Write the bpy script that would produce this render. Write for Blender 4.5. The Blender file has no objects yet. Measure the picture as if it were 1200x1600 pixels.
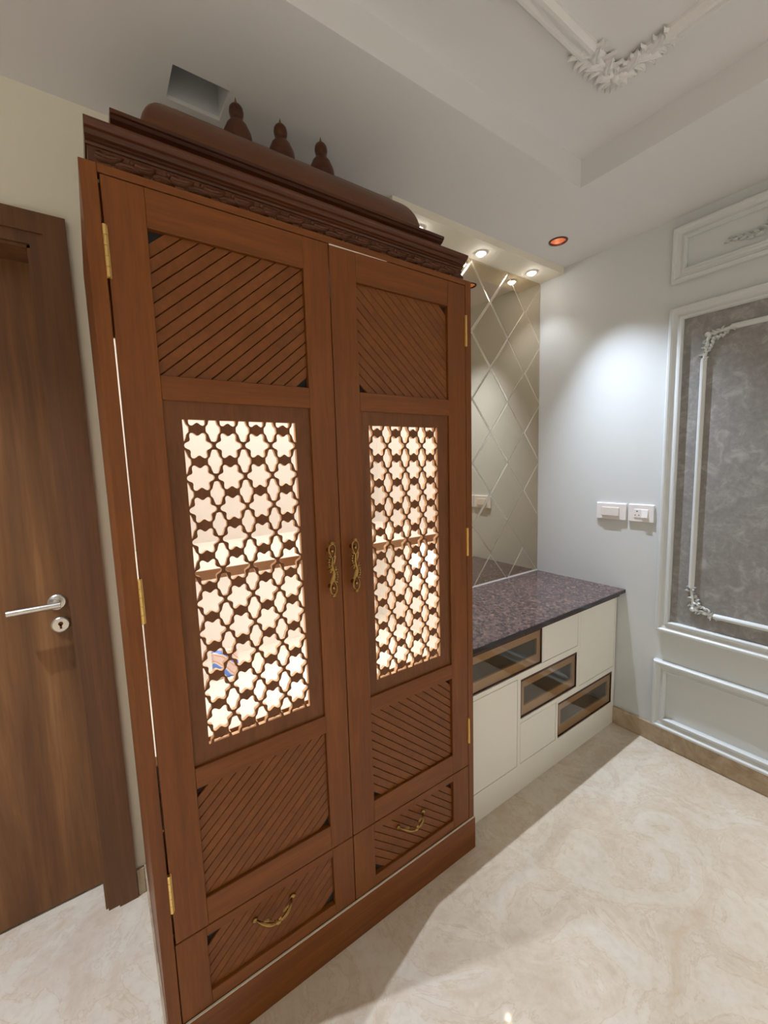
import bpy, bmesh, math, random
from mathutils import Vector, Matrix
random.seed(7)
PI = math.pi
S = bpy.context.scene
COL = S.collection

# ------------------------------------------------------------------ camera
cam_d = bpy.data.cameras.new('camera')
cam = bpy.data.objects.new('camera', cam_d)
COL.objects.link(cam)
cam.location = (-0.0286, -1.0295, 1.5)
cam.rotation_euler = (1.4568, 0.0299, -0.6089)
cam_d.sensor_fit = 'VERTICAL'
cam_d.sensor_height = 24.0
cam_d.lens = 24.0 * 648.2846 / 1600.0
cam_d.clip_start = 0.02
S.camera = cam

# ------------------------------------------------------------------ world, exposure
S.view_settings.view_transform = 'Standard'
S.view_settings.look = 'None'
S.view_settings.gamma = 1.0
S.view_settings.use_curve_mapping = False
S.view_settings.exposure = 0.42
w = bpy.data.worlds.new('world')
S.world = w
w.use_nodes = True
w.node_tree.nodes['Background'].inputs[0].default_value = (0.5, 0.5, 0.5, 1)
w.node_tree.nodes['Background'].inputs[1].default_value = 0.05
# lamp strengths (watts) and colours, used by the fixtures' builders below
P_DOWN = 132.0       # ceiling downlights
P_FILL_FAR = 138.0    # unseen downlights across the room, added as ambient fill
P_SPOT = 3.8         # small spots in the bulkhead above the counter
P_CAB = 5.6         # LED strips inside the wooden cabinet
C_DOWN = (0.78, 0.87, 1.0)
C_FILL_FAR = (0.95, 0.95, 0.97)
C_SPOT = (0.95, 0.96, 1.0)
C_CAB = (1.0, 0.94, 0.89)

# ------------------------------------------------------------------ main dimensions
W = 1.0664            # cabinet width
H = 2.10              # cabinet front frame height
XR = 2.284            # right wall
YB = 0.586            # back wall
YM = 0.578            # mirror face
XL = -1.80            # left wall
YN = -2.70            # wall behind the camera
ZC = 2.587            # ceiling
ZT = 2.690            # tray ceiling
TX0, TX1, TY0, TY1 = -1.20, 1.691, -2.10, -0.012

# ------------------------------------------------------------------ helpers: objects
WORLD = {}
def put(name, me, mat=None, parent=None, smooth=False):
    """link a mesh given in world coordinates; origin at its bbox centre, below at its base"""
    if len(me.vertices):
        lo = [min(v.co[i] for v in me.vertices) for i in range(3)]
        hi = [max(v.co[i] for v in me.vertices) for i in range(3)]
        c = Vector(((lo[0]+hi[0])/2, (lo[1]+hi[1])/2, lo[2] if parent is None else (lo[2]+hi[2])/2))
    else:
        c = Vector((0, 0, 0))
    me.transform(Matrix.Translation(-c))
    o = bpy.data.objects.new(name, me)
    COL.objects.link(o)
    if mat is not None and len(me.materials) == 0:
        for m in (mat if isinstance(mat, (list, tuple)) else [mat]):
            me.materials.append(M[m])
    if smooth:
        me.polygons.foreach_set('use_smooth', [True]*len(me.polygons))
        me.set_sharp_from_angle(angle=math.radians(42))
    if parent is not None:
        o.parent = parent
        o.location = c - WORLD[parent.name]
    else:
        o.location = c
    WORLD[o.name] = c
    return o
def clone(o, parent, world_loc, mirror=False):
    c = o.copy()
    COL.objects.link(c)
    c.parent = parent
    c.location = Vector(world_loc) - (WORLD[parent.name] if parent else Vector((0, 0, 0)))
    if mirror:
        c.scale = (-1, 1, 1)
    WORLD[c.name] = Vector(world_loc)
    return c
def empty(name, loc):
    o = bpy.data.objects.new(name, None)
    o.empty_display_size = 0.05
    COL.objects.link(o)
    o.location = loc
    WORLD[o.name] = Vector(loc)
    return o
def tag(o, label=None, cat=None, group=None, kind=None):
    if label: o['label'] = label
    if cat: o['category'] = cat
    if group: o['group'] = group
    if kind: o['kind'] = kind
    return o

class MB:
    """collects geometry in world coordinates, builds one mesh object"""
    def __init__(s): s.v = []; s.f = []; s.m = []
    def add(s, vs, fs, mi=0):
        n = len(s.v)
        s.v += [tuple(p) for p in vs]
        s.f += [tuple(i+n for i in f) for f in fs]
        s.m += [mi]*len(fs)
        return s
    def box(s, x0, x1, y0, y1, z0, z1, b=0.0, mi=0):
        if b <= 0:
            vs = [(x, y, z) for x in (x0, x1) for y in (y0, y1) for z in (z0, z1)]
            fs = [(0,1,3,2),(4,6,7,5),(0,4,5,1),(2,3,7,6),(0,2,6,4),(1,5,7,3)]
            return s.add(vs, fs, mi)
        bm = bmesh.new()
        bmesh.ops.create_cube(bm, size=1.0)
        for v in bm.verts:
            v.co = ((x0+x1)/2+v.co.x*(x1-x0), (y0+y1)/2+v.co.y*(y1-y0), (z0+z1)/2+v.co.z*(z1-z0))
        bmesh.ops.bevel(bm, geom=bm.edges[:], offset=b, segments=1, profile=0.5, affect='EDGES')
        bm.verts.ensure_lookup_table()
        vs = [tuple(v.co) for v in bm.verts]
        fs = [tuple(v.index for v in f.verts) for f in bm.faces]
        bm.free()
        return s.add(vs, fs, mi)
    def prism(s, poly, axis, a, b, mi=0):
        """poly: 2D points in the two other axes (cyclic order x,y,z without axis)"""
        n = len(poly)
        def mk(p, t):
            return {0: (t, p[0], p[1]), 1: (p[0], t, p[1]), 2: (p[0], p[1], t)}[axis]
        vs = [mk(p, a) for p in poly] + [mk(p, b) for p in poly]
        fs = [tuple(range(n))[::-1], tuple(range(n, 2*n))] + [(i, (i+1) % n, n+(i+1) % n, n+i) for i in range(n)]
        return s.add(vs, fs, mi)
    def lathe(s, prof, c, axis='z', n=24, mi=0):
        vs = []; fs = []
        m = len(prof)
        for i in range(n):
            a = 2*PI*i/n
            for r, h in prof:
                p = (r*math.cos(a), r*math.sin(a), h)
                if axis == 'y': p = (p[0], p[2], p[1])
                if axis == 'x': p = (p[2], p[0], p[1])
                vs.append((c[0]+p[0], c[1]+p[1], c[2]+p[2]))
        for i in range(n):
            j = (i+1) % n
            for k in range(m-1):
                fs.append((i*m+k, j*m+k, j*m+k+1, i*m+k+1))
        return s.add(vs, fs, mi)
    def tube(s, pts, rad, n=8, mi=0, cap=True):
        pts = [Vector(p) for p in pts]
        m = len(pts)
        rr = rad if isinstance(rad, (list, tuple)) else [rad]*m
        t0 = (pts[1]-pts[0]).normalized()
        up = Vector((0, 0, 1)) if abs(t0.z) < 0.9 else Vector((1, 0, 0))
        nrm = (up - t0*up.dot(t0)).normalized()
        vs = []
        for i in range(m):
            t = (pts[min(i+1, m-1)]-pts[max(i-1, 0)]).normalized()
            nrm = (nrm - t*nrm.dot(t)).normalized()
            bn = t.cross(nrm)
            for k in range(n):
                a = 2*PI*k/n
                vs.append(pts[i] + (nrm*math.cos(a)+bn*math.sin(a))*rr[i])
        fs = [(i*n+k, i*n+(k+1) % n, (i+1)*n+(k+1) % n, (i+1)*n+k) for i in range(m-1) for k in range(n)]
        if cap:
            fs += [tuple(range(n))[::-1], tuple(range((m-1)*n, m*n))]
        return s.add(vs, fs, mi)
    def ball(s, c, r, n=8, m=5, sc=(1, 1, 1), mi=0):
        prof = [(max(1e-5, math.sin(PI*k/m)), -math.cos(PI*k/m)) for k in range(m+1)]
        vs = []; fs = []
        for i in range(n):
            a = 2*PI*i/n
            for q, h in prof:
                vs.append((c[0]+r*q*math.cos(a)*sc[0], c[1]+r*q*math.sin(a)*sc[1], c[2]+r*h*sc[2]))
        L = m+1
        for i in range(n):
            j = (i+1) % n
            for k in range(m):
                fs.append((i*L+k, j*L+k, j*L+k+1, i*L+k+1))
        return s.add(vs, fs, mi)
    def leaf(s, p, d, nrm, L, Wd, Hh, bend=0.0, curl=0.0, mi=0, nu=7, nv=6, lobes=0):
        """a carved leaf: base p, direction d, standing out along nrm; bend turns it sideways, curl lifts the tip"""
        p = Vector(p); nrm = Vector(nrm).normalized(); d = Vector(d)
        d = (d - nrm*d.dot(nrm)).normalized()
        side = nrm.cross(d)
        vs = []; fs = []
        pos = p.copy(); ang = 0.0
        for i in range(nu+1):
            u = i/nu
            dd = d*math.cos(ang)+side*math.sin(ang)
            sd = nrm.cross(dd)
            wv = Wd*(math.sin(PI*min(1, 0.12+0.88*u)**0.8)**0.8 if u < 1 else 0.02)
            if lobes: wv *= 1+0.22*math.sin(u*PI*2*lobes)
            hv = Hh*(0.35+0.65*math.sin(PI*(0.15+0.75*u)))
            for k in range(nv+1):
                q = -1+2*k/nv
                ridge = (1-q*q)*(1-0.45*math.exp(-(q/0.22)**2))
                vs.append(pos + sd*(q*wv/2) + nrm*(hv*ridge + curl*u*u))
            vs.append(pos + nrm*-0.001)
            pos = pos + dd*(L/nu); ang += bend/nu
        r = nv+2
        for i in range(nu):
            for k in range(nv):
                a = i*r+k
                fs.append((a, a+1, a+r+1, a+r))
            fs.append((i*r+nv, i*r+nv+1, (i+1)*r+nv+1, (i+1)*r+nv))
            fs.append((i*r+nv+1, i*r, (i+1)*r, (i+1)*r+nv+1))
        fs.append(tuple(range(nv+2)))
        return s.add(vs, fs, mi)
    def mesh(s, name):
        me = bpy.data.meshes.new(name)
        me.from_pydata(s.v, [], s.f)
        if any(s.m): me.polygons.foreach_set('material_index', s.m)
        bm = bmesh.new(); bm.from_mesh(me)
        bmesh.ops.recalc_face_normals(bm, faces=bm.faces[:])
        bm.to_mesh(me); bm.free()
        me.update()
        return me
    def build(s, name, mat, parent=None, smooth=False):
        return put(name, s.mesh(name), mat, parent, smooth)

def box(name, x0, x1, y0, y1, z0, z1, mat, parent=None, b=0.0):
    return MB().box(x0, x1, y0, y1, z0, z1, b).build(name, mat, parent)

def sheet(name, outer, holes, plane, a, b, mat, parent=None):
    """flat board with holes (lists of 2D points), plane 'xz' between y=a..b, 'xy' between z=a..b, 'yz' between x=a..b"""
    cu = bpy.data.curves.new('tmp', 'CURVE')
    cu.dimensions = '2D'; cu.fill_mode = 'BOTH'; cu.extrude = abs(b-a)/2
    for pts in [outer]+holes:
        sp = cu.splines.new('POLY')
        sp.points.add(len(pts)-1)
        for q, p in zip(sp.points, pts): q.co = (p[0], p[1], 0, 1)
        sp.use_cyclic_u = True
    ob = bpy.data.objects.new('tmp', cu)
    me = bpy.data.meshes.new_from_object(ob)
    bpy.data.objects.remove(ob); bpy.data.curves.remove(cu)
    me.materials.clear()
    mid = (a+b)/2
    for v in me.vertices:
        x, y, z = v.co
        v.co = {'xz': (x, mid+z, y), 'xy': (x, y, mid+z), 'yz': (mid+z, x, y)}[plane]
    bm = bmesh.new(); bm.from_mesh(me)
    bmesh.ops.remove_doubles(bm, verts=bm.verts[:], dist=1e-6)
    bmesh.ops.recalc_face_normals(bm, faces=bm.faces[:])
    bm.to_mesh(me); bm.free()
    me.polygons.foreach_set('use_smooth', [False]*len(me.polygons))
    me.name = name
    return put(name, me, mat, parent)
def rect(x0, x1, y0, y1): return [(x0, y0), (x1, y0), (x1, y1), (x0, y1)]
def circ(cx, cy, r, n=28): return [(cx+r*math.cos(2*PI*i/n), cy+r*math.sin(2*PI*i/n)) for i in range(n)]

def clip(poly, nx, ny, d):
    """keep nx*x+ny*y <= d"""
    out = []
    for i in range(len(poly)):
        p, q = poly[i], poly[(i+1) % len(poly)]
        a = nx*p[0]+ny*p[1]-d; b = nx*q[0]+ny*q[1]-d
        if a <= 0: out.append(p)
        if (a < 0 < b) or (b < 0 < a):
            t = a/(a-b); out.append((p[0]+(q[0]-p[0])*t, p[1]+(q[1]-p[1])*t))
    r = []
    for p in out:
        if not r or math.hypot(p[0]-r[-1][0], p[1]-r[-1][1]) > 1e-5: r.append(p)
    if len(r) > 1 and math.hypot(r[0][0]-r[-1][0], r[0][1]-r[-1][1]) < 1e-5: r.pop()
    return r
def area(p): return 0.5*sum(p[i][0]*p[(i+1) % len(p)][1]-p[(i+1) % len(p)][0]*p[i][1] for i in range(len(p)))
def inset(poly, d):
    if area(poly) < 0: poly = poly[::-1]
    r = poly
    for i in range(len(poly)):
        p, q = poly[i], poly[(i+1) % len(poly)]
        ex, ey = q[0]-p[0], q[1]-p[1]; l = math.hypot(ex, ey)
        nx, ny = ey/l, -ex/l
        r = clip(r, nx, ny, nx*p[0]+ny*p[1]-d)
        if len(r) < 3: return []
    return r
def tile_xz(name, poly, yfront, ych, yback, cham, mat, parent):
    """convex plate in the xz plane with a chamfered front edge"""
    if area(poly) < 0: poly = poly[::-1]
    inn = inset(poly, cham)
    mb = MB()
    n = len(poly)
    if len(inn) != n:
        mb.prism(poly, 1, yfront+0.001, yback)
    else:
        # match vertex order
        k0 = min(range(n), key=lambda k: (inn[k][0]-poly[0][0])**2+(inn[k][1]-poly[0][1])**2)
        inn = inn[k0:]+inn[:k0]
        vs = [(x, yback, z) for x, z in poly]+[(x, ych, z) for x, z in poly]+[(x, yfront, z) for x, z in inn]
        fs = [tuple(range(n)), tuple(range(2*n, 3*n))]
        for i in range(n):
            j = (i+1) % n
            fs += [(i, j, n+j, n+i), (n+i, n+j, 2*n+j, 2*n+i)]
        mb.add(vs, fs)
        mb.m = [0, 0]+[0, 1]*n if isinstance(mat, list) else mb.m
    return mb.build(name, mat, parent)

def frame_yz(name, y0, y1, z0, z1, prof, mat, parent=None, x=XR):
    """mitred picture-frame moulding on the right wall; prof: (inward offset, projection into the room)"""
    mb = MB(); m = len(prof); vs = []
    for sy, sz, cy, cz in ((1, 1, y0, z0), (-1, 1, y1, z0), (-1, -1, y1, z1), (1, -1, y0, z1)):
        for o, h in prof: vs.append((x-h, cy+sy*o, cz+sz*o))
    fs = [(c*m+k, c*m+k+1, ((c+1) % 4)*m+k+1, ((c+1) % 4)*m+k) for c in range(4) for k in range(m-1)]
    return mb.add(vs, fs).build(name, mat, parent)

# ------------------------------------------------------------------ materials
M = {}
def mat(name, col, rough=0.5, metal=0.0, spec=0.5, **kw):
    m = bpy.data.materials.new(name); m.use_nodes = True
    b = m.node_tree.nodes['Principled BSDF']
    b.inputs['Base Color'].default_value = (*col, 1)
    b.inputs['Roughness'].default_value = rough
    b.inputs['Metallic'].default_value = metal
    b.inputs['Specular IOR Level'].default_value = spec
    for k, v in kw.items(): b.inputs[k.replace('_', ' ')].default_value = v
    M[name] = m
    return m
class NT:
    def __init__(s, name): s.t = M[name].node_tree; s.b = s.t.nodes['Principled BSDF']
    def n(s, typ, **kw):
        x = s.t.nodes.new(typ)
        for k, v in kw.items():
            if hasattr(x, k): setattr(x, k, v)
            else: x.inputs[k.replace('_', ' ')].default_value = v
        return x
    def l(s, a, b): s.t.links.new(a, b)
    def coords(s, scale, rot=(0, 0, 0), rand=True, kind='Object'):
        tc = s.n('ShaderNodeTexCoord'); mp = s.n('ShaderNodeMapping')
        mp.inputs['Scale'].default_value = scale; mp.inputs['Rotation'].default_value = rot
        s.l(tc.outputs[kind], mp.inputs['Vector'])
        if rand:
            oi = s.n('ShaderNodeObjectInfo'); mu = s.n('ShaderNodeMath', operation='MULTIPLY')
            mu.inputs[1].default_value = 37.0
            s.l(oi.outputs['Random'], mu.inputs[0]); s.l(mu.outputs[0], mp.inputs['Location'])
        return mp.outputs['Vector']
    def noise(s, vec, scale, detail=4, rough=0.55, dist=0.0):
        x = s.n('ShaderNodeTexNoise'); x.inputs['Scale'].default_value = scale
        x.inputs['Detail'].default_value = detail; x.inputs['Roughness'].default_value = rough
        x.inputs['Distortion'].default_value = dist
        s.l(vec, x.inputs['Vector']); return x.outputs['Fac']
    def ramp(s, fac, stops):
        x = s.n('ShaderNodeValToRGB'); cr = x.color_ramp
        while len(cr.elements) < len(stops): cr.elements.new(0.5)
        for e, (p, c) in zip(cr.elements, stops): e.position = p; e.color = (*c, 1)
        s.l(fac, x.inputs[0]); return x.outputs[0]
    def mix(s, fac, a, b, mode='MIX'):
        x = s.n('ShaderNodeMix', data_type='RGBA', blend_type=mode)
        if isinstance(fac, float): x.inputs[0].default_value = fac
        else: s.l(fac, x.inputs[0])
        for sk, v in ((6, a), (7, b)):
            if isinstance(v, tuple): x.inputs[sk].default_value = (*v, 1)
            else: s.l(v, x.inputs[sk])
        return x.outputs[2]
    def color(s, c): s.l(c, s.b.inputs['Base Color'])
    def bump(s, h, strength, dist=0.002):
        x = s.n('ShaderNodeBump'); x.inputs['Strength'].default_value = strength
        x.inputs['Distance'].default_value = dist
        s.l(h, x.inputs['Height']); s.l(x.outputs[0], s.b.inputs['Normal'])

def wood(name, dark, mid, light, scale, rough=0.42, spread=(0.3, 0.5, 0.7), bump=0.12):
    mat(name, mid, rough, 0.0, 0.35)
    t = NT(name)
    v = t.coords(scale)
    n1 = t.noise(v, 1.0, 6, 0.6, 0.6)
    n2 = t.noise(v, 6.0, 3, 0.7)
    c = t.ramp(n1, [(spread[0], dark), (spread[1], mid), (spread[2], light)])
    g = t.ramp(n2, [(0.3, (0.82, 0.82, 0.82)), (0.7, (1.08, 1.08, 1.08))])
    t.color(t.mix(1.0, c, g, 'MULTIPLY'))
    t.bump(n2, bump, 0.001)
TE = ((0.150, 0.043, 0.0060), (0.187, 0.055, 0.0080), (0.222, 0.069, 0.0110))
wood('teak_vertical', *TE, (26, 26, 1.6))
wood('teak_horizontal', *TE, (1.6, 26, 26))
TS = ((0.155, 0.048, 0.0085), (0.188, 0.058, 0.0105), (0.218, 0.070, 0.0135))
wood('teak_slat', *TS, (10, 26, 10))
TD = ((0.055, 0.017, 0.008), (0.085, 0.026, 0.010), (0.115, 0.036, 0.013))
wood('dark_polished_teak', *TD, (2.0, 30, 30), rough=0.3)
wood('teak_cap', (0.105, 0.034, 0.010), (0.128, 0.042, 0.0125), (0.15, 0.051, 0.016), (2.0, 26, 26), rough=0.35)
TC = ((0.085, 0.030, 0.014), (0.115, 0.040, 0.017), (0.145, 0.052, 0.022))
wood('carved_teak', *TC, (12, 12, 12), rough=0.4)
wood('teak_lattice', (0.125, 0.042, 0.010), (0.155, 0.053, 0.0135), (0.185, 0.066, 0.017), (22, 22, 3), rough=0.45)
mat('dark_backing', (0.012, 0.011, 0.014), 0.7)
mat('pale_light', (0.75, 0.68, 0.58), 0.6)
wood('walnut_laminate', (0.145, 0.063, 0.023), (0.22, 0.098, 0.036), (0.39, 0.19, 0.072), (9, 9, 0.55), rough=0.4, spread=(0.36, 0.52, 0.72), bump=0.03)
wood('walnut_casing', (0.12, 0.052, 0.023), (0.155, 0.068, 0.029), (0.20, 0.09, 0.038), (14, 14, 0.6), rough=0.42, bump=0.03)
mat('cream_laminate', (0.80, 0.755, 0.69), 0.5)
mat('raw_wood_edge', (0.70, 0.44, 0.25), 0.6)
mat('edge_band', (0.62, 0.38, 0.22), 0.5)
mat('brass', (0.80, 0.55, 0.20), 0.32, 1.0)
mat('antique_brass', (0.36, 0.225, 0.08), 0.25, 1.0)
mat('satin_steel', (0.62, 0.60, 0.57), 0.28, 1.0)
mat('cream_paint', (0.82, 0.775, 0.66), 0.75)
mat('white_paint', (0.755, 0.75, 0.76), 0.8)
mat('wall_grey_paint', (0.65, 0.685, 0.695), 0.7)
mat('trim_paint', (0.65, 0.685, 0.695), 0.45)
mat('trim_silver', (0.66, 0.69, 0.69), 0.35, 0.3)
mat('plaster_white', (0.77, 0.765, 0.765), 0.75)
mat('void_grey', (0.62, 0.64, 0.66), 0.9)
mat('cream_lacquer', (0.86, 0.84, 0.77), 0.35)
mat('white_plastic', (0.86, 0.84, 0.84), 0.35)
mat('grey_plastic', (0.66, 0.62, 0.58), 0.4)
mat('black_edge', (0.018, 0.012, 0.014), 0.12)
mat('black_plastic', (0.02, 0.02, 0.02), 0.6)
mat('copper', (0.78, 0.45, 0.29), 0.3, 1.0)
mat('dark_copper', (0.10, 0.04, 0.025), 0.35, 1.0)
mat('bronze_lacquer', (0.72, 0.50, 0.31), 0.3, 0.15)
mat('maroon_profile', (0.055, 0.015, 0.012), 0.25)
mat('drawer_inside', (0.30, 0.26, 0.20), 0.6)
def emit(name, col, st):
    m = bpy.data.materials.new(name); m.use_nodes = True
    m.node_tree.nodes.clear()
    e = m.node_tree.nodes.new('ShaderNodeEmission'); o = m.node_tree.nodes.new('ShaderNodeOutputMaterial')
    e.inputs[0].default_value = (*col, 1); e.inputs[1].default_value = st
    m.node_tree.links.new(e.outputs[0], o.inputs[0])
    M[name] = m
emit('lamp_white', (1, 0.95, 0.9), 45.0)
emit('lamp_led', (1, 0.9, 0.8), 22.0)
emit('lamp_strip', (1, 0.88, 0.72), 4.0)
# fluted cream panels
t = NT('cream_lacquer')
wv = t.n('ShaderNodeTexWave', wave_type='BANDS', bands_direction='X')
wv.inputs['Scale'].default_value = 55.0
t.l(t.coords((1, 1, 1), rand=False), wv.inputs['Vector'])
t.bump(wv.outputs['Fac'], 0.10, 0.001)
# faint unevenness of the painted surfaces
for nm, k in (('cream_paint', 0.06), ('wall_grey_paint', 0.05), ('white_paint', 0.04), ('plaster_white', 0.08)):
    t = NT(nm)
    t.bump(t.noise(t.coords((1, 1, 1), rand=False), 120.0, 3), k, 0.001)
# carved plaster and lattice edges keep their plain colour
# mottled wall covering
mat('mottled_covering', (0.5, 0.48, 0.46), 0.5)
t = NT('mottled_covering')
v = t.coords((1, 1, 1), rand=False)
n1 = t.noise(v, 16.0, 6, 0.65, 0.8); n2 = t.noise(v, 55.0, 4, 0.6)
c = t.ramp(n1, [(0.34, (0.22, 0.218, 0.213)), (0.52, (0.275, 0.273, 0.268)), (0.68, (0.42, 0.42, 0.418))])
t.color(t.mix(0.25, c, t.ramp(n2, [(0.35, (0.21, 0.208, 0.203)), (0.65, (0.40, 0.40, 0.398))])))
# polished cream marble
mat('cream_marble', (0.7, 0.63, 0.53), 0.05)
t = NT('cream_marble')
v = t.coords((1, 1, 1), rot=(0, 0, 0.6), rand=False)
n1 = t.noise(v, 1.5, 6, 0.6, 1.0); n2 = t.noise(v, 3.4, 9, 0.62, 1.8); n3 = t.noise(v, 38.0, 5, 0.6, 0.6)
c1 = t.ramp(n1, [(0.33, (0.60, 0.49, 0.36)), (0.5, (0.70, 0.61, 0.50)), (0.66, (0.74, 0.69, 0.61))])
c2 = t.ramp(n2, [(0.36, (0.58, 0.45, 0.33)), (0.50, (0.71, 0.63, 0.52)), (0.66, (0.75, 0.71, 0.64))])
c = t.mix(0.5, c1, c2)
vein = t.ramp(n2, [(0.485, (1, 1, 1)), (0.5, (0.86, 0.80, 0.74)), (0.515, (1, 1, 1))])
c = t.mix(0.75, c, vein, 'MULTIPLY')
t.color(t.mix(0.5, c, t.ramp(n3, [(0.33, (0.86, 0.83, 0.79)), (0.55, (1, 1, 1))]), 'MULTIPLY'))
# tan marble skirting
mat('tan_marble', (0.42, 0.32, 0.22), 0.15)
t = NT('tan_marble')
v = t.coords((1, 1, 1), rand=False)
t.color(t.ramp(t.noise(v, 9.0, 7, 0.65, 1.4), [(0.32, (0.33, 0.235, 0.15)), (0.52, (0.45, 0.345, 0.235)), (0.7, (0.55, 0.44, 0.32))]))
# tan-brown granite
mat('brown_granite', (0.1, 0.08, 0.08), 0.07)
t = NT('brown_granite')
v = t.coords((1, 1, 1), rand=False)
vo = t.n('ShaderNodeTexVoronoi'); vo.inputs['Scale'].default_value = 70.0; t.l(v, vo.inputs['Vector'])
n1 = t.noise(v, 60.0, 5, 0.7, 0.8); n2 = t.noise(v, 170.0, 3, 0.6)
c = t.ramp(n1, [(0.38, (0.022, 0.018, 0.022)), (0.5, (0.085, 0.062, 0.066)), (0.58, (0.16, 0.105, 0.09)), (0.70, (0.33, 0.22, 0.165))])
c2 = t.ramp(vo.outputs['Color'], [(0.2, (0.03, 0.026, 0.03)), (0.6, (0.12, 0.085, 0.08)), (0.9, (0.26, 0.17, 0.13))])
c = t.mix(0.4, c, c2)
t.color(t.mix(0.5, c, t.ramp(n2, [(0.35, (0.5, 0.5, 0.55)), (0.65, (1.4, 1.3, 1.25))]), 'MULTIPLY'))
# bronze mirror
mat('bronze_mirror', (0.62, 0.53, 0.40), 0.015, 1.0)
mat('ground_edge', (0.72, 0.65, 0.53), 0.3, 1.0)
# tinted drawer glass
def glassmat(name, tint, rough=0.0):
    m = bpy.data.materials.new(name); m.use_nodes = True
    nt = m.node_tree; nt.nodes.clear()
    o = nt.nodes.new('ShaderNodeOutputMaterial'); tr = nt.nodes.new('ShaderNodeBsdfTransparent'); gl = nt.nodes.new('ShaderNodeBsdfGlossy')
    fr = nt.nodes.new('ShaderNodeLayerWeight'); mx = nt.nodes.new('ShaderNodeMixShader')
    pw = nt.nodes.new('ShaderNodeMath'); pw.operation = 'POWER'; pw.inputs[1].default_value = 4.0
    ma = nt.nodes.new('ShaderNodeMath'); ma.operation = 'MULTIPLY_ADD'; ma.inputs[1].default_value = 0.7; ma.inputs[2].default_value = 0.06
    nt.links.new(fr.outputs['Facing'], pw.inputs[0]); nt.links.new(pw.outputs[0], ma.inputs[0])
    tr.inputs[0].default_value = (*tint, 1); gl.inputs['Roughness'].default_value = rough
    nt.links.new(ma.outputs[0], mx.inputs[0]); nt.links.new(tr.outputs[0], mx.inputs[1]); nt.links.new(gl.outputs[0], mx.inputs[2])
    nt.links.new(mx.outputs[0], o.inputs[0])
    M[name] = m
glassmat('smoked_glass', (0.84, 0.80, 0.73))
# printed paper packet
mat('printed_packet', (0.8, 0.75, 0.7), 0.4)
t = NT('printed_packet')
wv = t.n('ShaderNodeTexWave', wave_type='BANDS', bands_direction='DIAGONAL')
wv.inputs['Scale'].default_value = 9.0; wv.inputs['Distortion'].default_value = 3.0
t.l(t.coords((1, 1, 1), rand=False), wv.inputs['Vector'])
t.color(t.ramp(wv.outputs['Fac'], [(0.15, (0.10, 0.22, 0.62)), (0.4, (0.75, 0.74, 0.75)), (0.6, (0.62, 0.30, 0.12)), (0.85, (0.70, 0.55, 0.5))]))

# ------------------------------------------------------------------ the room shell
fl = box('floor', XL-0.1, XR+0.1, YN-0.1, YB+0.5, -0.05, 0.0, 'cream_marble')
tag(fl, 'polished cream marble floor', None, None, 'structure')
WD0, WD1, WDZ = -0.95, -0.118, 2.158     # door opening in the back wall
wb = sheet('wall_back', [(XL-0.1, 0), (WD0, 0), (WD0, WDZ), (WD1, WDZ), (WD1, 0), (XR+0.1, 0), (XR+0.1, 2.8), (XL-0.1, 2.8)], [], 'xz', YB, YB+0.16, 'cream_paint')
tag(wb, 'cream painted wall behind the cabinet and door', None, None, 'structure')
wr = box('wall_right', XR, XR+0.1, YN-0.1, YB, 0, 2.8, 'wall_grey_paint')
tag(wr, 'pale grey painted wall with framed panels', None, None, 'structure')
wl = box('wall_left', XL-0.1, XL, YN-0.1, YB, 0, 2.8, 'cream_paint'); tag(wl, 'plain cream painted side wall', None, None, 'structure')
wn = box('wall_front', XL, XR, YN-0.1, YN, 0, 2.8, 'cream_paint'); tag(wn, 'plain cream painted wall across the room', None, None, 'structure')
DOWN = [(1.988, 0.276), (-0.80, 0.276), (1.988, -2.39), (-1.50, -2.39), (0.25, -2.39), (-1.50, -1.05)]  # those past the near pair are unseen, added to raise ambient light
HX0, HX1, HY0, HY1 = 0.244, 0.394, 0.300, 0.424
ce = sheet('ceiling', rect(XL-0.1, XR+0.1, YN-0.1, YB), [rect(TX0, TX1, TY0, TY1), rect(HX0, HX1, HY0, HY1)]+[circ(x, y, 0.040) for x, y in DOWN], 'xy', ZC, ZC+0.012, 'white_paint')
tag(ce, 'white ceiling with a recessed tray', None, None, 'structure')
box('tray_top', TX0-0.02, TX1+0.02, TY0-0.02, TY1+0.02, ZT, ZT+0.03, 'white_paint', ce)
box('tray_side', TX0-0.02, TX1+0.02, TY1, TY1+0.02, ZC+0.012, ZT, 'white_paint', ce)
box('tray_side', TX0-0.02, TX1+0.02, TY0-0.02, TY0, ZC+0.012, ZT, 'white_paint', ce)
box('tray_side', TX1, TX1+0.02, TY0, TY1, ZC+0.012, ZT, 'white_paint', ce)
box('tray_side', TX0-0.02, TX0, TY0, TY1, ZC+0.012, ZT, 'white_paint', ce)
# plaster sides and dark slab of the unused light cut-out
mb = MB()
mb.box(HX0-0.012, HX0, HY0-0.012, HY1+0.012, ZC+0.012, ZC+0.11)
mb.box(HX1, HX1+0.012, HY0-0.012, HY1+0.012, ZC+0.012, ZC+0.11)
mb.box(HX0, HX1, HY0-0.012, HY0, ZC+0.012, ZC+0.11)
mb.box(HX0, HX1, HY1, HY1+0.012, ZC+0.012, ZC+0.11)
mb.box(HX0-0.012, HX1+0.012, HY0-0.012, HY1+0.012, ZC+0.11, ZC+0.12)
tag(mb.build('light_cutout', 'void_grey', ce), 'empty square cut-out for a ceiling light')
# bulkhead above the mirror
ZS, YS = 2.553, 0.4275
bk = box('bulkhead', W+0.002, XR, YS, YB, ZS, ZC+0.002, 'cream_paint', ce)
tag(bk, 'cream bulkhead above the mirror')

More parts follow.
